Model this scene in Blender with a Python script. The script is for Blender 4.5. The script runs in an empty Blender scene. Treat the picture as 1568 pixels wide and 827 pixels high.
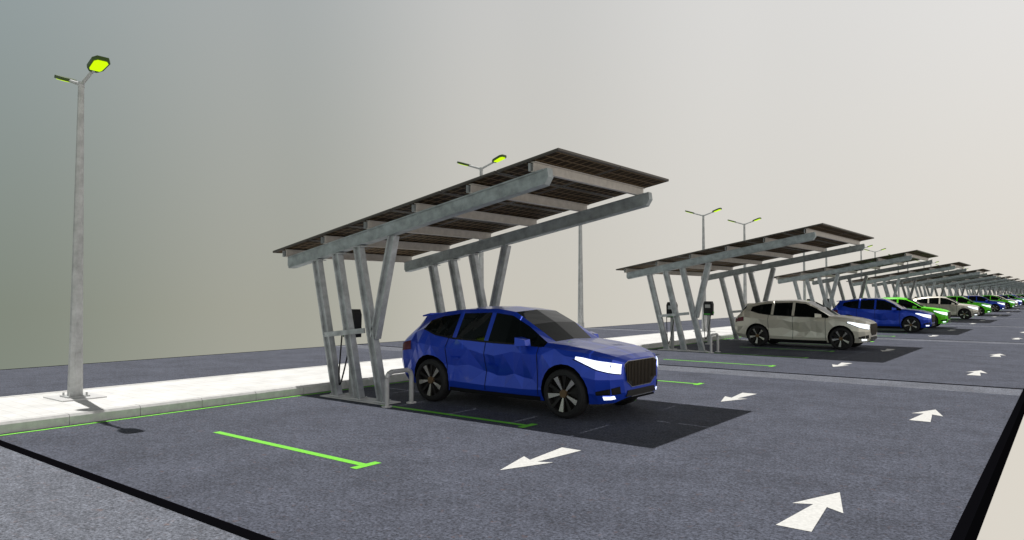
import bpy, bmesh, math, random
from mathutils import Vector, Matrix
random.seed(3)
scn=bpy.context.scene
scn.view_settings.view_transform='Standard'; scn.view_settings.look='None'
scn.view_settings.exposure=0; scn.view_settings.gamma=1

# ---------------------------------------------------------------- materials
def s2l(c): return tuple(((x/255)/12.92 if x/255<=.04045 else ((x/255+.055)/1.055)**2.4) for x in c)
def mat(name,col,rough=.6,metal=0,emit=None,es=0,noise=0,nscale=8,coat=0,spec=.5):
    m=bpy.data.materials.new(name); m.use_nodes=True
    nt=m.node_tree; b=nt.nodes['Principled BSDF']
    b.inputs['Base Color'].default_value=(*col,1); b.inputs['Roughness'].default_value=rough
    b.inputs['Metallic'].default_value=metal
    b.inputs['Coat Weight'].default_value=coat; b.inputs['Coat Roughness'].default_value=.04
    b.inputs['Specular IOR Level'].default_value=spec
    if emit: b.inputs['Emission Color'].default_value=(*emit,1); b.inputs['Emission Strength'].default_value=es
    tc=nt.nodes.new('ShaderNodeTexCoord')
    if noise:
        n=nt.nodes.new('ShaderNodeTexNoise'); n.inputs['Scale'].default_value=nscale; n.inputs['Detail'].default_value=6
        n.inputs['Roughness'].default_value=.65
        nt.links.new(tc.outputs['Object'],n.inputs['Vector'])
        r=nt.nodes.new('ShaderNodeValToRGB')
        r.color_ramp.elements[0].position=.3; r.color_ramp.elements[1].position=.72
        r.color_ramp.elements[0].color=(*[c*(1-noise) for c in col],1)
        r.color_ramp.elements[1].color=(*[min(1,c*(1+noise)) for c in col],1)
        nt.links.new(n.outputs['Fac'],r.inputs['Fac']); nt.links.new(r.outputs['Color'],b.inputs['Base Color'])
    return m

def asphalt(name,base):
    m=bpy.data.materials.new(name); m.use_nodes=True; nt=m.node_tree; N=nt.nodes; L=nt.links
    b=N['Principled BSDF']; b.inputs['Roughness'].default_value=.85; b.inputs['Specular IOR Level'].default_value=.2
    tc=N.new('ShaderNodeNewGeometry')
    def noise(s,d=5,r=.6):
        n=N.new('ShaderNodeTexNoise'); n.inputs['Scale'].default_value=s; n.inputs['Detail'].default_value=d
        n.inputs['Roughness'].default_value=r; L.new(tc.outputs['Position'],n.inputs['Vector']); return n
    def ramp(n,p0,p1,c0,c1):
        r=N.new('ShaderNodeValToRGB'); r.color_ramp.elements[0].position=p0; r.color_ramp.elements[1].position=p1
        r.color_ramp.elements[0].color=(*c0,1); r.color_ramp.elements[1].color=(*c1,1)
        L.new(n.outputs['Fac'],r.inputs['Fac']); return r
    def mix(bt,f,a,c):
        x=N.new('ShaderNodeMix'); x.data_type='RGBA'; x.blend_type=bt
        if hasattr(f,'links'): L.new(f,x.inputs[0])
        else: x.inputs[0].default_value=f
        for s,v in ((6,a),(7,c)):
            if isinstance(v,tuple): x.inputs[s].default_value=(*v,1)
            else: L.new(v,x.inputs[s])
        return x.outputs[2]
    n1=noise(1.1,8,.72); r1=ramp(n1,.3,.7,tuple(c*.74 for c in base),tuple(c*1.24 for c in base))
    n2=noise(34,4,.8); r2=ramp(n2,.38,.62,(.42,.42,.42),(1.6,1.6,1.6))
    c=mix('MULTIPLY',1.0,r1.outputs['Color'],r2.outputs['Color'])
    n5=noise(9,7,.85); r5=ramp(n5,.38,.62,(.70,.70,.70),(1.28,1.28,1.28))
    c=mix('MULTIPLY',1.0,c,r5.outputs['Color'])
    n3=noise(7,6,.8); r3=ramp(n3,.59,.68,(0,0,0),(1,1,1))
    c=mix('MIX',mix('MULTIPLY',1.0,r3.outputs['Color'],(.55,.55,.55)),c,(base[0]*2.0,base[1]*1.1,base[2]*.72))
    L.new(c,b.inputs['Base Color'])
    bp=N.new('ShaderNodeBump'); bp.inputs['Strength'].default_value=.5; bp.inputs['Distance'].default_value=.012
    L.new(n2.outputs['Fac'],bp.inputs['Height']); L.new(bp.outputs['Normal'],b.inputs['Normal'])
    return m

def paving(name,base):
    m=mat(name,base,.8); nt=m.node_tree; N=nt.nodes; L=nt.links; b=N['Principled BSDF']
    g=N.new('ShaderNodeNewGeometry')
    br=N.new('ShaderNodeTexBrick'); br.inputs['Scale'].default_value=1.0
    br.inputs['Brick Width'].default_value=.4; br.inputs['Row Height'].default_value=.2; br.inputs['Mortar Size'].default_value=.005
    br.inputs['Color1'].default_value=(*base,1); br.inputs['Color2'].default_value=(*[c*.95 for c in base],1)
    br.inputs['Mortar'].default_value=(*[c*.72 for c in base],1)
    L.new(g.outputs['Position'],br.inputs['Vector'])
    n=N.new('ShaderNodeTexNoise'); n.inputs['Scale'].default_value=2.2; n.inputs['Detail'].default_value=7
    L.new(g.outputs['Position'],n.inputs['Vector'])
    r=N.new('ShaderNodeValToRGB'); r.color_ramp.elements[0].position=.3; r.color_ramp.elements[0].color=(.84,.84,.84,1)
    r.color_ramp.elements[1].position=.65; r.color_ramp.elements[1].color=(1,1,1,1)
    L.new(n.outputs['Fac'],r.inputs['Fac'])
    x=N.new('ShaderNodeMix'); x.data_type='RGBA'; x.blend_type='MULTIPLY'; x.inputs[0].default_value=1
    L.new(br.outputs['Color'],x.inputs[6]); L.new(r.outputs['Color'],x.inputs[7]); L.new(x.outputs[2],b.inputs['Base Color'])
    return m

def solar(name,c1,line,rough,spec=.5):
    m=mat(name,c1,rough,spec=spec); nt=m.node_tree; N=nt.nodes; L=nt.links; b=N['Principled BSDF']
    g=N.new('ShaderNodeTexCoord')
    br=N.new('ShaderNodeTexBrick'); br.offset=0; br.inputs['Scale'].default_value=1
    br.inputs['Brick Width'].default_value=.19; br.inputs['Row Height'].default_value=.19; br.inputs['Mortar Size'].default_value=.015
    br.inputs['Color1'].default_value=(*c1,1); br.inputs['Color2'].default_value=(*[c*.6 for c in c1],1); br.inputs['Mortar'].default_value=(*line,1)
    L.new(g.outputs['Object'],br.inputs['Vector']); L.new(br.outputs['Color'],b.inputs['Base Color'])
    return m

M={}
M['asph']=asphalt('asphalt',(.077,.084,.111))
M['asphl']=asphalt('asphalt_light',(.140,.150,.180))
M['black']=mat('black_joint',(.003,.003,.004),1,spec=0)
M['pave']=paving('paving_stone',(.79,.79,.775))
M['kerb']=mat('kerb_concrete',(.62,.62,.61),.85,noise=.15,nscale=9)
M['green']=mat('green_paint',(.18,.66,.03),.6,noise=.18,nscale=30)
M['white']=mat('white_paint',(.66,.66,.64),.65,noise=.16,nscale=25)
M['galv']=mat('galvanised_steel',(.45,.47,.48),.5,.25,noise=.32,nscale=5)
M['galvb']=mat('galvanised_beam',(.33,.365,.375),.5,.2,noise=.32,nscale=6)
M['purl']=mat('purlin_steel',(.50,.47,.44),.5,.1,noise=.15,nscale=8)
M['ptop']=solar('solar_cells',(.012,.016,.035),(.06,.07,.09),.15)
M['pbot']=solar('panel_backsheet',(.046,.030,.015),(.19,.135,.08),.75,.1)
M['frame']=mat('panel_frame',(.09,.08,.07),.5,.3)
M['pole']=mat('lamp_pole_steel',(.46,.47,.47),.55,.15,noise=.25,nscale=6)
M['plate']=mat('base_plate',(.62,.62,.62),.5)
M['headc']=mat('lamp_housing',(.05,.09,.015),.4)
M['glow']=mat('lamp_glow',(.05,.08,.0),.6,emit=(.55,.86,.0),es=1.2,spec=.1)
M['tyre']=mat('tyre_rubber',(.012,.012,.013),.75)
M['rimd']=mat('rim_dark',(.025,.023,.022),.35,.5)
M['rims']=mat('rim_silver',(.62,.60,.56),.25,.9)
M['hub']=mat('hub_bronze',(.20,.13,.07),.4,.7)
M['glass']=mat('car_glass',(.004,.006,.006),.03,0,spec=.22)
M['trim']=mat('black_trim',(.008,.008,.009),.5,spec=.3)
M['grill']=mat('grille_bars',(.08,.062,.04),.35,.8)
M['chrome']=mat('chrome',(.5,.5,.5),.2,1)
M['hl']=mat('headlight',(.9,.93,1),.2,emit=(.82,.90,1),es=1.4)
M['tail']=mat('tail_light',(.12,.005,.02),.25)
M['chblk']=mat('charger_black',(.012,.012,.014),.5,spec=.3)
M['chgrn']=mat('charger_green',(.04,.35,.04),.5)
M['chgry']=mat('charger_grey',(.45,.46,.46),.5)
M['tube']=mat('tube_steel',(.52,.52,.52),.45,.2,noise=.15)
paints={'blue':mat('paint_blue',(.012,.062,.60),.30,.35,coat=.5,spec=.5),
        'silver':mat('paint_silver',(.74,.71,.61),.32,.25,coat=.4,spec=.5),
        'green':mat('paint_green',(.13,.80,.008),.38,0,coat=.15,spec=.3)}

# ---------------------------------------------------------------- mesh builder
class MB:
    def __init__(s): s.v=[];s.f=[];s.m=[];s.mats=[]
    def mi(s,m):
        if m not in s.mats: s.mats.append(m)
        return s.mats.index(m)
    def add(s,vs,fs,m):
        o=len(s.v); s.v+= [tuple(v) for v in vs]; k=s.mi(m)
        for f in fs: s.f.append(tuple(i+o for i in f)); s.m.append(k)
    def box(s,a,b,m):
        (x0,y0,z0),(x1,y1,z1)=a,b
        s.add([(x0,y0,z0),(x1,y0,z0),(x1,y1,z0),(x0,y1,z0),(x0,y0,z1),(x1,y0,z1),(x1,y1,z1),(x0,y1,z1)],
          [(3,2,1,0),(4,5,6,7),(0,1,5,4),(1,2,6,5),(2,3,7,6),(3,0,4,7)],m)
    def prism(s,poly,off,m):
        n=len(poly); off=Vector(off); vs=[Vector(p) for p in poly]+[Vector(p)+off for p in poly]
        s.add(vs,[tuple(range(n))[::-1],tuple(range(n,2*n))]+[(i,(i+1)%n,n+(i+1)%n,n+i) for i in range(n)],m)
    def cyl(s,p,q,r1,r2,n,m,ph=0):
        p=Vector(p);q=Vector(q);d=(q-p).normalized()
        a=d.orthogonal().normalized() if abs(d.z)<.99 else Vector((1,0,0)); b=d.cross(a)
        vs=[]
        for c,r in ((p,r1),(q,r2)):
            for i in range(n):
                t=2*math.pi*i/n+ph; vs.append(c+a*math.cos(t)*r+b*math.sin(t)*r)
        s.add(vs,[tuple(range(n))[::-1],tuple(range(n,2*n))]+[(i,(i+1)%n,n+(i+1)%n,n+i) for i in range(n)],m)
    def bar(s,p,q,w,h,m,side=(0,1,0)):
        p=Vector(p);q=Vector(q);d=(q-p).normalized();a=Vector(side);b=d.cross(a).normalized();a=b.cross(d).normalized()
        c=[a*w/2+b*h/2,-a*w/2+b*h/2,-a*w/2-b*h/2,a*w/2-b*h/2]
        s.add([p+x for x in c]+[q+x for x in c],[(3,2,1,0),(4,5,6,7),(0,1,5,4),(1,2,6,5),(2,3,7,6),(3,0,4,7)],m)
    def ibar(s,p,q,w,h,m,side=(0,1,0),t=.018):
        p=Vector(p);q=Vector(q);d=(q-p).normalized();a=Vector(side);b=d.cross(a).normalized()
        s.bar(p,q,t,h-2*t,m,side)
        for sg in (1,-1): s.bar(p+b*sg*(h/2-t/2),q+b*sg*(h/2-t/2),w,t,m,side)
    def mesh(s,name):
        me=bpy.data.meshes.new(name); me.from_pydata(s.v,[],s.f)
        for m in s.mats: me.materials.append(M[m] if isinstance(m,str) else m)
        me.polygons.foreach_set('material_index',s.m); me.update()
        bm=bmesh.new(); bm.from_mesh(me); bmesh.ops.recalc_face_normals(bm,faces=bm.faces); bm.to_mesh(me); bm.free()
        return me
def place(name,me,loc=(0,0,0),rz=0):
    o=bpy.data.objects.new(name,me); scn.collection.objects.link(o); o.location=loc; o.rotation_euler[2]=rz; return o

# ---------------------------------------------------------------- layout
P=16.3; NM=18
OFF=[0,13.66]+[13.66+P*k for k in range(1,NM)]       # bay content offsets
SL=[3.21,17.45]+[17.45+P*k for k in range(1,NM)]     # slab joints
XE=-.77; XB=-20.9; KX=-11.42; KB=-14.25
YT=5.28; B=2.99

mb=MB()
ends=[0.0]+SL
for i in range(len(ends)-1):
    y0,y1=ends[i],ends[i+1]
    mb.box((XB,y0,-.22),(XE,y1,-.03),'black')
    if i==0: mb.box((XB+.002,y0+.002,-.028),(XE-.002,y1,0),'asphl')
    else:
        mb.box((XB,y0,-.028),(XE,y1-1.15,0),'asph'); mb.box((XB,y1-1.15,-.028),(XE,y1,0),'asphl')
g=place('parking_lot_ground',mb.mesh('ground'))
mb=MB()
for y in SL[:-1]: mb.box((XB-.004,y-.06,-.05),(XE+.004,y+.06,.006),'black')
mb.box((XE+.001,-.0,-.23),(XE+.09,SL[-1],.004),'black')
mb.box((XB-.09,0,-.23),(XB-.001,SL[-1],.004),'black')
place('slab_joint_edging',mb.mesh('joints'))

mb=MB(); kb=MB()
for i in range(len(ends)-1):
    y0,y1=ends[i]+.05,ends[i+1]-.05
    mb.box((KB+.12,y0,.001),(KX-.2,y1,.15),'pave')
    kb.box((KB,y0,.001),(KB+.118,y1,.155),'kerb')
    y=y0
    while y<y1-.1:
        ye=min(y+1.0,y1)
        kb.prism([(KX,y+.004,.001),(KX,y+.004,.12),(KX-.035,y+.004,.155),(KX-.198,y+.004,.155),(KX-.198,y+.004,.001)],(0,ye-y-.008,0),'kerb'); y=ye
place('pavement',mb.mesh('pavement')); place('kerb',kb.mesh('kerb'))

gm=MB(); am=MB()
def sheet(b,x0,y0,x1,y1,z,m): b.add([(x0,y0,z),(x1,y0,z),(x1,y1,z),(x0,y1,z)],[(0,1,2,3)],m)
for i in range(len(ends)-1):
    sheet(gm,KX+.09,ends[i]+.1,KX+.16,ends[i+1]-.1,.004,'green')
for i,o in enumerate(OFF[:-1]):
    for k in range(4 if i==0 else 5):
        y=YT+o+k*B
        sheet(gm,-9.25,y-.05,-6.22,y+.05,.004,'green')
        sheet(gm,-6.22,y-.18,-6.11,y+.18,.004,'green')
    for k in range(2):
        for X,s,yc in ((-4.83,-1,6.70),(-1.80,1,6.67)):
            y=yc+o+k*6.15
            pts=[(-.14,-.67),(.14,-.67),(.06,.10),(.22,.0),(.03,.68),(-.22,.04),(-.06,.12)]
            vs=[(X+s*px,y+s*py,.004) for px,py in pts]
            am.add(vs,[(0,1,2,6),(2,3,4),(4,5,6),(2,4,6)],'white')
place('parking_bay_markings',gm.mesh('bay_markings')); place('arrow_markings',am.mesh('arrow_markings'))

# ---------------------------------------------------------------- carport
def zr(x): return 3.95+.1754*(x+5.63)
def carport(width,rows):
    mb=MB()
    nX=6; L0=-12.53; L1=-5.63; px=(L1-L0)/nX; ny=max(2,round(width/1.75)); py=width/ny
    for i in range(nX):
        for j in range(ny):
            a=L0+i*px+.012; b=L0+(i+1)*px-.012; y0=j*py+.01; y1=(j+1)*py-.01
            t=.035
            def q(x,y,dz): return (x,y,zr(x)+dz)
            mb.add([q(a,y0,0),q(b,y0,0),q(b,y1,0),q(a,y1,0)],[(0,1,2,3)],'ptop')
            mb.add([q(a,y0,-t),q(b,y0,-t),q(b,y1,-t),q(a,y1,-t)],[(3,2,1,0)],'pbot')
            mb.add([q(a,y0,0),q(b,y0,0),q(b,y1,0),q(a,y1,0),q(a,y0,-t),q(b,y0,-t),q(b,y1,-t),q(a,y1,-t)],
                   [(0,4,5,1),(1,5,6,2),(2,6,7,3),(3,7,4,0)],'frame')
            fw=.03
            for (xa,xb,ya,yb) in ((a,b,y0,y0+fw),(a,b,y1-fw,y1),(a,a+fw,y0+fw,y1-fw),(b-fw,b,y0+fw,y1-fw)):
                mb.add([q(xa,ya,-t-.004),q(xb,ya,-t-.004),q(xb,yb,-t-.004),q(xa,yb,-t-.004)],[(3,2,1,0)],'frame')
    for k in range(6):
        x=-12.15+k*1.205; z=zr(x)-.045-.075
        mb.ibar((x,.07,z),(x,width-.07,z),.085,.15,'purl',side=(1,0,0),t=.014)
        mb.box((x-.05,.02,z-.07),(x-.042,.13,z+.05),'galvb')
    for y in rows:
        def bz(x,d): return zr(x)-.195-d
        xa,xb=-12.15,-5.90; h=.23; w=.13
        mb.prism([(xa,y-w/2,bz(xa,0)),(xb,y-w/2,bz(xb,0)),(xb+.02,y-w/2,bz(xb,.13)),(xb-.05,y-w/2,bz(xb-.05,h)),(xa+.05,y-w/2,bz(xa+.05,h)),(xa,y-w/2,bz(xa,.16))],(0,w,0),'galvb')
        for s in (1,-1):
            for d in (.012,h-.012):
                p=Vector((xa+.06,y+s*(w/2+.012),bz(xa+.06,d))); q=Vector((xb-.06,y+s*(w/2+.012),bz(xb-.06,d)))
                mb.bar(p,q,.022,.022,'galvb')
        for x0,x1 in ((-10.67,-11.30),(-10.05,-10.70),(-9.43,-10.10)):
            zt=zr(x1)-.43
            mb.ibar((x0,y,.02),(x1,y,zt),.12,.17,'galv',t=.03)
            mb.box((x0-.14,y-.1,.018),(x0+.14,y+.1,.034),'plate')
            for dx in (-.1,.1):
                for dy in (-.075,.075): mb.cyl((x0+dx,y+dy,.03),(x0+dx,y+dy,.06),.014,.014,6,'galv')
            mb.box((x1-.16,y-.089,zt-.006),(x1+.16,y+.089,zt+.010),'galv')
        xj=-9.43-.67*1.05/2.75
        mb.ibar((xj+.05,y,1.12),(-9.18,y,zr(-9.18)-.43),.12,.17,'galv',t=.03)
        mb.bar((-10.95,y-.07,1.13),(-9.85,y-.07,1.24),.04,.09,'galv')
        mb.box((-10.92,y-.2,.0045),(-9.2,y+.2,.02),'plate')
    return mb.mesh('carport')
W1=3.54; W2=6.95
car1=carport(W1,(.17,3.3)); car2=carport(W2,(.17,W2-.4))
for i,o in enumerate(OFF[:-1]):
    place('solar_carport',car1 if i==0 else car2,(0,8.28+o,0))

# ---------------------------------------------------------------- ev charger
def charger():
    mb=MB()
    mb.box((-.12,-.12,.005),(.12,.12,.03),'plate')
    mb.box((-.05,-.035,.03),(.05,.035,1.1),'chgry')
    mb.prism([(-.16,-.09,1.08),(.16,-.09,1.08),(.17,-.09,1.5),(.13,-.09,1.6),(-.13,-.09,1.6),(-.17,-.09,1.5)],(0,.17,0),'chblk')
    mb.box((-.10,-.10,1.36),(.10,-.091,1.48),'chgry'); mb.box((-.15,-.098,1.10),(.15,-.091,1.15),'chgrn')
    mb.box((.171,-.06,1.15),(.19,.05,1.22),'chgrn')
    mb.cyl((.14,-.13,1.28),(.14,-.13,1.1),.03,.022,8,'chblk')
    pts=[Vector((.14-.28*i/14,-.13-.16*math.sin(i*math.pi/14),1.12-.9*math.sin(i*math.pi/14))) for i in range(15)]
    for a,b in zip(pts,pts[1:]): mb.cyl(a,b,.014,.014,6,'chblk')
    return mb.mesh('charger')
ch=charger()
for i,o in enumerate(OFF[:-1]):
    place('ev_charger',ch,(-10.62,8.75+o,0))
    if i: place('ev_charger',ch,(-10.62,8.75+3.1+o,0))

# ---------------------------------------------------------------- protective hoop barrier
def hoop():
    mb=MB(); r=.040; h=.58; w=.28; k=.1
    pts=[(0,-w,0),(0,-w,h-k),(0,-w+.03,h-.03),(0,-w+k,h),(0,w-k,h),(0,w-.03,h-.03),(0,w,h-k),(0,w,0)]
    for a,b in zip(pts,pts[1:]): mb.cyl(a,b,r,r,10,'tube')
    for y in (-w,w): mb.cyl((0,y,.004),(0,y,.02),.09,.09,12,'plate')
    return mb.mesh('hoop')
hp=hoop()
for i,o in enumerate(OFF[:-1]):
    place('hoop_barrier',hp,(-9.02,8.45+o,0))
    if i: place('hoop_barrier',hp,(-9.02,8.45+W2-.5+o,0))

# ---------------------------------------------------------------- street lamp
def lamp():
    mb=MB(); H=5.3
    mb.box((-.40,-.34,.001),(.40,.34,.02),'plate'); mb.box((-.17,-.17,.02),(.17,.17,.04),'pole')
    for dx in (-.13,.13):
        for dy in (-.13,.13): mb.cyl((dx,dy,.04),(dx,dy,.09),.016,.016,6,'pole')
    mb.cyl((0,0,.04),(0,0,1.2),.115,.095,8,'pole',math.pi/8); mb.cyl((0,0,1.2),(0,0,H),.095,.045,8,'pole',math.pi/8)
    mb.box((.088,-.05,.45),(.112,.05,.75),'pole')
    mb.cyl((0,0,H-.05),(0,0,H+.04),.055,.05,8,'pole')
    for s in (1,-1):
        a=Vector((0,0,H)); b=Vector((s*.50,0,H+.16)); mb.cyl(a,b,.032,.028,8,'pole')
        d=(b-a).normalized(); n=Vector((-d.z*s,0,abs(d.x)))
        c=b-d*.05
        prof=[(0,.06),(.09,.125),(.34,.14),(.42,.09),(.42,-.09),(.34,-.14),(.09,-.125),(0,-.06)]
        mb.prism([c+d*u+Vector((0,v,0))-n*.02 for u,v in prof],n*.055,'headc')
        prof2=[(.07,.075),(.11,.095),(.33,.11),(.38,.07),(.38,-.07),(.33,-.11),(.11,-.095),(.07,-.075)]
        mb.prism([c+d*u+Vector((0,v,0))-n*.032 for u,v in prof2],n*.010,'glow')
    return mb.mesh('lamp')
lm=lamp(); ys=[5.0]
for k in range(12): ys+=[15.49+15.7*k,20.73+15.7*k]
for y in ys: place('street_lamp',lm,(-13.2,y,.15))

# ---------------------------------------------------------------- car
ST=[ # x, zbottom, p1..p7, ztop
(2.27,.34,[(.42,.34),(.50,.42),(.55,.62),(.53,.80),(.50,.86),(.43,.89),(.28,.905)],.91),
(2.17,.27,[(.64,.27),(.74,.40),(.78,.62),(.76,.83),(.69,.915),(.57,.945),(.38,.96)],.97),
(1.99,.25,[(.78,.25),(.87,.40),(.905,.62),(.875,.86),(.80,.955),(.66,1.0),(.43,1.005)],1.02),
(1.78,.24,[(.85,.24),(.925,.42),(.955,.66),(.910,.91),(.845,1.0),(.70,1.045),(.46,1.045)],1.065),
(1.45,.23,[(.88,.23),(.94,.42),(.975,.74),(.915,.95),(.87,1.03),(.73,1.09),(.49,1.085)],1.11),
(1.05,.23,[(.88,.23),(.925,.40),(.925,.62),(.935,.95),(.88,1.06),(.77,1.125),(.54,1.13)],1.15),
(.66,.23,[(.88,.23),(.915,.38),(.870,.56),(.945,.95),(.885,1.075),(.70,1.36),(.62,1.395)],1.42),
(.28,.23,[(.88,.23),(.91,.38),(.852,.56),(.940,.92),(.885,1.085),(.655,1.53),(.58,1.59)],1.62),
(-.08,.23,[(.88,.23),(.91,.38),(.855,.60),(.935,.90),(.885,1.095),(.645,1.57),(.57,1.635)],1.67),
(-.17,.23,[(.88,.23),(.91,.38),(.858,.61),(.935,.90),(.885,1.097),(.645,1.573),(.57,1.638)],1.673),
(-.80,.23,[(.88,.23),(.92,.40),(.900,.66),(.970,.95),(.88,1.12),(.645,1.55),(.57,1.62)],1.66),
(-.89,.23,[(.88,.23),(.925,.40),(.912,.67),(.975,.96),(.88,1.125),(.643,1.543),(.567,1.613)],1.653),
(-1.30,.24,[(.88,.24),(.94,.42),(.975,.75),(.990,.99),(.87,1.175),(.635,1.49),(.56,1.57)],1.61),
(-1.62,.25,[(.86,.25),(.935,.42),(.962,.73),(.980,1.02),(.81,1.27),(.62,1.41),(.545,1.52)],1.565),
(-1.85,.28,[(.82,.28),(.90,.42),(.925,.72),(.93,1.04),(.79,1.20),(.60,1.37),(.52,1.475)],1.515),
(-2.10,.32,[(.74,.32),(.83,.44),(.88,.70),(.875,1.0),(.78,1.08),(.62,1.13),(.46,1.16)],1.17),
(-2.23,.38,[(.60,.38),(.70,.46),(.78,.64),(.77,.93),(.68,1.01),(.55,1.04),(.40,1.055)],1.06)]
def ins(x,dj):
    for k,(a,b) in enumerate(zip(ST,ST[1:])):
        if b[0]<x<a[0]:
            u=(a[0]-x)/(a[0]-b[0]); l=lambda p,q:p+(q-p)*u
            p=[(l(c[0],d[0]),l(c[1],d[1])) for c,d in zip(a[2],b[2])]
            for j,(dy,dz) in dj.items(): p[j]=(p[j][0]+dy,p[j][1]+dz)
            ST.insert(k+1,(x,l(a[1],b[1]),p,l(a[3],b[3]))); return
ins(1.25,{2:(.018,.06),3:(-.018,0)}); ins(.85,{2:(.004,-.04),3:(.014,-.01)}); ins(.47,{2:(.020,.05),3:(-.018,.03)}); ins(.10,{2:(-.010,-.03),3:(.016,-.03)})
ins(-.48,{2:(.020,.06),3:(-.018,.04),4:(.004,0)}); ins(-1.1,{2:(-.012,-.04),3:(.012,-.01)}); ins(-1.46,{2:(.010,.04),3:(-.016,.0)})
def ring(st): 
    x,zb,p,zt=st
    return [(x,0,zb)]+[(x,y,z) for y,z in p]+[(x,0,zt)]
def bpt(x,t,sgn=1,off=0):
    for a,b in zip(ST,ST[1:]):
        if b[0]<=x<=a[0]:
            u=(a[0]-x)/(a[0]-b[0]); ra,rb=ring(a),ring(b)
            r=[Vector(p).lerp(Vector(q),u) for p,q in zip(ra,rb)]
            i=min(int(t),7); q=r[i].lerp(r[i+1],t-i)
            d=r[i+1]-r[i]; n=Vector((0,d.z,-d.y)).normalized()
            if n.y<0 and t<6: n=-n
            if x>1.85: n=(n+Vector((.8,0,0))).normalized()
            q=q+n*off
            return Vector((q.x,q.y*sgn,q.z))
def build_car(paint):
    mats=[paint,M['glass'],M['trim']]
    vs=[];fs=[];ms=[]
    for s in ST:
        r=ring(s); vs+=r+[(x,-y,z) for x,y,z in r[7:0:-1]]
    n=16
    for i in range(len(ST)-1):
        xa=ST[i][0]; xb=ST[i+1][0]
        for j in range(n):
            row=j if j<8 else 15-j
            f=(i*n+j,i*n+(j+1)%n,(i+1)*n+(j+1)%n,(i+1)*n+j)
            m=0
            if row==0: m=2
            if row==5 and xa<1.06 and xb>-1.63 and xa not in (-.08,-.80): m=1
            if row==7 and xa<1.06 and xb>.27: m=1
            if row in(6,7) and xa==-1.85: m=1
            if row in (2,3,4):   # low-poly triangulated flanks
                if (i+row)%2: fs+=[(f[0],f[1],f[2]),(f[0],f[2],f[3])]
                else: fs+=[(f[0],f[1],f[3]),(f[1],f[2],f[3])]
                ms+=[m,m]
            else: fs.append(f); ms.append(m)
    fs.append(tuple(range(n))[::-1]); ms.append(0)
    fs.append(tuple(range((len(ST)-1)*n,len(ST)*n))); ms.append(0)
    me=bpy.data.meshes.new('body'); me.from_pydata(vs,[],fs)
    for m in mats: me.materials.append(m)
    me.polygons.foreach_set('material_index',ms)
    bm=bmesh.new(); bm.from_mesh(me); bmesh.ops.recalc_face_normals(bm,faces=bm.faces); bm.to_mesh(me); bm.free()
    cb=MB()
    for x in (1.45,-1.35):
        for s in (1,-1): cb.cyl((x,s*.60,.40),(x,s*1.2,.40),.425,.425,22,'trim')
    cm=bpy.data.meshes.new('cut'); cm.from_pydata(cb.v,[],cb.f)
    for m in mats: cm.materials.append(m)
    cm.polygons.foreach_set('material_index',[2]*len(cb.f))
    bm=bmesh.new(); bm.from_mesh(cm); bmesh.ops.recalc_face_normals(bm,faces=bm.faces); bm.to_mesh(cm); bm.free()
    ob=bpy.data.objects.new('tmpb',me); oc=bpy.data.objects.new('tmpc',cm)
    scn.collection.objects.link(ob); scn.collection.objects.link(oc)
    md=ob.modifiers.new('b','BOOLEAN'); md.object=oc; md.operation='DIFFERENCE'; md.solver='EXACT'
    dg=bpy.context.evaluated_depsgraph_get()
    em=bpy.data.meshes.new_from_object(ob.evaluated_get(dg))
    mb=MB()
    mm=[paint,'glass','trim']
    for k in range(3): mb.mi(mm[k])
    for p in em.polygons:
        mb.add([em.vertices[i].co for i in p.vertices],[tuple(range(len(p.vertices)))],mm[min(p.material_index,2)])
    bpy.data.objects.remove(ob); bpy.data.objects.remove(oc)
    def patch(x0,x1,t0,t1,m,off=.006,nx=6,nt=2):
        f0=t0 if callable(t0) else (lambda u:t0); f1=t1 if callable(t1) else (lambda u:t1)
        for s in (1,-1):
            g=[]
            for i in range(nx+1):
                u=i/nx
                for j in range(nt+1):
                    t=f0(u)+(f1(u)-f0(u))*j/nt; g.append(bpt(x0+(x1-x0)*u,t,s,off))
            mb.add(g,[(i*(nt+1)+j,(i+1)*(nt+1)+j,(i+1)*(nt+1)+j+1,i*(nt+1)+j+1) for i in range(nx) for j in range(nt)],m)
    patch(2.25,1.66,lambda u:3.42+.50*u,lambda u:4.45-.25*u,'hl',.013,10,5)
    patch(2.25,1.62,lambda u:3.36+.50*u,lambda u:3.42+.50*u,'trim',.013,10,1)
    patch(2.19,2.06,1.45,1.85,'hl',.014,3,2)
    patch(2.24,1.98,1.95,lambda u:2.5-.3*u,'trim',.010,5,3)
    patch(-1.84,-2.18,3.55,4.05,'tail',.010,5,2)
    for x in (.96,-.125,-.96):
        patch(x+.006,x-.006,1.5,4.95,'trim',.005,1,24)
    patch(1.0,-.92,1.02,1.40,'trim',.012,10,2)
    patch(.14,-.08,3.40,3.52,paint,.03,2,1); patch(-.68,-.88,3.40,3.52,paint,.03,2,1)
    patch(1.02,-1.62,4.93,5.03,'trim',.006,24,1)
    gp=[(-.30,.48),(.30,.48),(.46,.58),(.53,.84),(.42,.885),(-.42,.885),(-.53,.84),(-.46,.58)]
    G=2.262
    mb.prism([(G,y,z) for y,z in gp],(.018,0,0),'chrome')
    gi=[(y*.965,.69+(z-.69)*.95) for y,z in gp]
    mb.prism([(G+.013,y,z) for y,z in gi],(.012,0,0),'trim')
    for k in range(-10,11):
        y=k*.046; top=.87 if abs(y)<.41 else .84; bot=.50 if abs(y)<.28 else .58
        mb.bar((G+.029,y,bot),(G+.029,y,top),.014,.010,'grill')
    mb.prism([(G-.01,y,z) for y,z in ((-.48,.35),(.48,.35),(.42,.44),(-.42,.44))],(.03,0,0),'trim')
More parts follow.
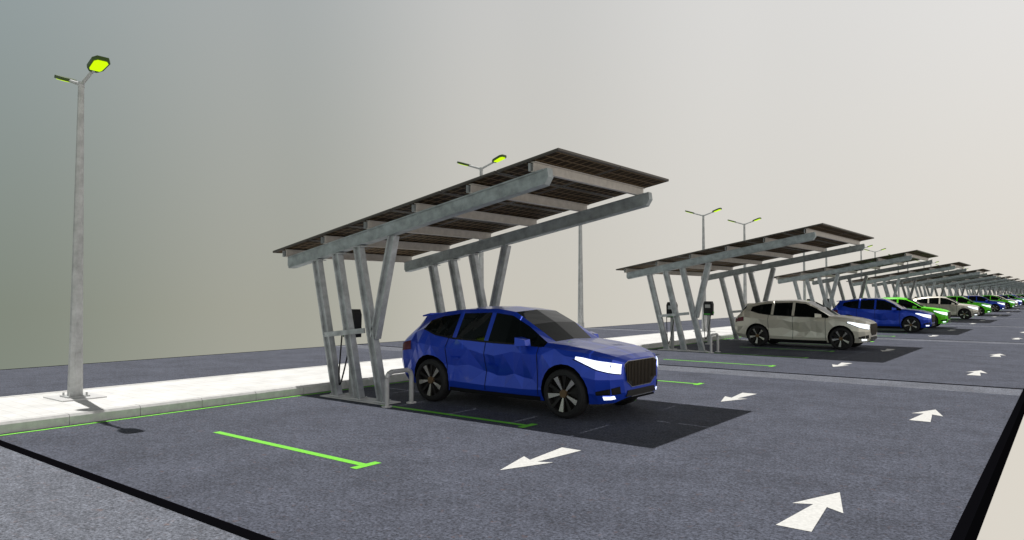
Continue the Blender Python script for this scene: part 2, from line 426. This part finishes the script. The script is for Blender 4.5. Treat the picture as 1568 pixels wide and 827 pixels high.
    mb.box((G+.005,-.34,.340),(G+.035,.34,.350),'chrome')
    for s in (1,-1):
        mb.bar((.70,s*.88,1.09),(.74,s*.99,1.12),.05,.04,paint,side=(1,0,0))
        def w(x,y,z): return (x,s*y,z)
        v=[w(.86,.96,1.07),w(.86,1.10,1.09),w(.84,1.10,1.17),w(.84,.96,1.18),w(.68,.95,1.05),w(.68,1.15,1.07),w(.68,1.14,1.21),w(.68,.95,1.21)]
        mb.add(v,[(0,1,2,3),(4,5,1,0),(5,6,2,1),(6,7,3,2),(7,4,0,3)],paint)
        mb.add(v[4:],[(3,2,1,0)],'glass')
    mb.prism([(-1.78,-.50,1.535),(-2.0,-.48,1.49),(-2.0,-.48,1.465),(-1.78,-.50,1.49)],(0,1.0,0),paint)
    mb.box((-2.25,-.25,.70),(-2.232,.25,.82),'chgry')
    mb.box((-1.0,-.55,.16),(1.1,.55,.24),'trim')
    for x in (1.45,-1.35):
        mb.cyl((x,-.8,.375),(x,.8,.375),.04,.04,8,'trim')
        for s in (1,-1):
            c=.375; n=32; R=.375
            prof=[(.28,.955),(.33,.955),(.362,.935),(R,.90),(R,.77),(.355,.73),(.27,.72)]
            vs=[];N2=len(prof)
            for i in range(n):
                a=2*math.pi*i/n
                for r,y in prof: vs.append((x+r*math.cos(a),s*y,c+r*math.sin(a)))
            mb.add(vs,[(i*N2+j,i*N2+(j+1)%N2,((i+1)%n)*N2+(j+1)%N2,((i+1)%n)*N2+j) for i in range(n) for j in range(N2)],'tyre')
            mb.cyl((x,s*.74,c),(x,s*.87,c),.279,.279,n,'rimd')
            vs=[]
            for i in range(n):
                a=2*math.pi*i/n
                for r,y in ((.276,.95),(.288,.958),(.279,.88)): vs.append((x+r*math.cos(a),s*y,c+r*math.sin(a)))
            mb.add(vs,[(i*3+j,i*3+j+1,((i+1)%n)*3+j+1,((i+1)%n)*3+j) for i in range(n) for j in range(2)],'rimd')
            for k in range(10):
                a=2*math.pi*(k+.3)/10; da=.15 if k%2 else .10; m='rims' if k%2 else 'rimd'
                pts=[(.055,a-.2,.925),(.275,a-da,.945),(.275,a+da,.945),(.055,a+.2,.925)]
                v0=[(x+r*math.cos(t),s*y,c+r*math.sin(t)) for r,t,y in pts]
                v1=[(p[0],p[1]-s*.03,p[2]) for p in v0]
                mb.add(v0+v1,[(0,1,2,3),(0,4,5,1),(1,5,6,2),(2,6,7,3),(3,7,4,0)],m)
            mb.cyl((x,s*.90,c),(x,s*.945,c),.075,.06,16,'hub')
    return mb.mesh('car')
cm={k:build_car(v) for k,v in paints.items()}
CX=-7.54
def car(col,y,dx=0): place('parked_suv',cm[col],(CX+dx,y,0))
car('blue',10.0); car('silver',10.0+OFF[1]+2.99)
for col,y in (('blue',40.0),('green',45.8),('silver',62.2),('green',72.6),('blue',88.9),('green',105.2),('silver',111.2),('blue',121.5),('green',137.8),('blue',143.8),('silver',154.1),('green',170.4),('blue',186.7),('green',203),('silver',219),('blue',235)):
    car(col,y)

# ---------------------------------------------------------------- world
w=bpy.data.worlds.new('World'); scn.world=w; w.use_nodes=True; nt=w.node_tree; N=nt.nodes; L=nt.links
bg=N['Background']; tc=N.new('ShaderNodeTexCoord')
def dot(v):
    n=N.new('ShaderNodeVectorMath'); n.operation='DOT_PRODUCT'; L.new(tc.outputs['Generated'],n.inputs[0]); n.inputs[1].default_value=v; return n.outputs['Value']
def mr(s,a,b,c=0,d=1):
    n=N.new('ShaderNodeMapRange'); n.inputs['From Min'].default_value=a; n.inputs['From Max'].default_value=b
    n.inputs['To Min'].default_value=c; n.inputs['To Max'].default_value=d; L.new(s,n.inputs['Value']); return n.outputs['Result']
def ramp(s,els):
    r=N.new('ShaderNodeValToRGB'); r.color_ramp.interpolation='EASE'
    while len(r.color_ramp.elements)<len(els): r.color_ramp.elements.new(.5)
    for e,(p,c) in zip(r.color_ramp.elements,els): e.position=p; e.color=(*s2l(c),1)
    L.new(s,r.inputs['Fac']); return r.outputs['Color']
az=mr(dot((.788,.615,0)),-.62,.62)
lo=ramp(az,[(0,(128,135,123)),(.25,(163,163,151)),(.5,(200,196,185)),(.75,(213,209,200)),(1,(220,214,203))])
hi=ramp(az,[(0,(146,158,161)),(.25,(166,171,171)),(.5,(199,199,197)),(.75,(218,217,215)),(1,(229,228,227))])
el=mr(dot((0,0,1)),-.02,.38)
mx=N.new('ShaderNodeMix'); mx.data_type='RGBA'; L.new(el,mx.inputs[0]); L.new(lo,mx.inputs[6]); L.new(hi,mx.inputs[7])
L.new(mx.outputs[2],bg.inputs['Color'])
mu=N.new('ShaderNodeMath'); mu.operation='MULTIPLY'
L.new(mr(dot((0,0,1)),.40,.66,1,.12),mu.inputs[0]); L.new(mr(dot((-.615,.788,0)),.1,-.6,1,1.45),mu.inputs[1])  # unseen sky dimmed overhead to deepen shadows; brightness added behind camera for car sides
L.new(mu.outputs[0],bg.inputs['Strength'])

sun=bpy.data.lights.new('sun','SUN'); sun.energy=4.2; sun.angle=math.radians(.5); sun.color=(1,.97,.93)
so=bpy.data.objects.new('sun',sun); scn.collection.objects.link(so)
so.rotation_euler=Vector((1.57,-.28,-3.92)).to_track_quat('-Z','Y').to_euler(); so.location=(-20,0,40)

cam=bpy.data.cameras.new('camera'); cam.lens=25.14; cam.sensor_width=36; cam.clip_end=2000; cam.clip_start=.05
co=bpy.data.objects.new('camera',cam); scn.collection.objects.link(co); co.location=(0,0,1.90)
co.rotation_euler=(math.radians(90+1.86),0,math.radians(37.96)); scn.camera=co
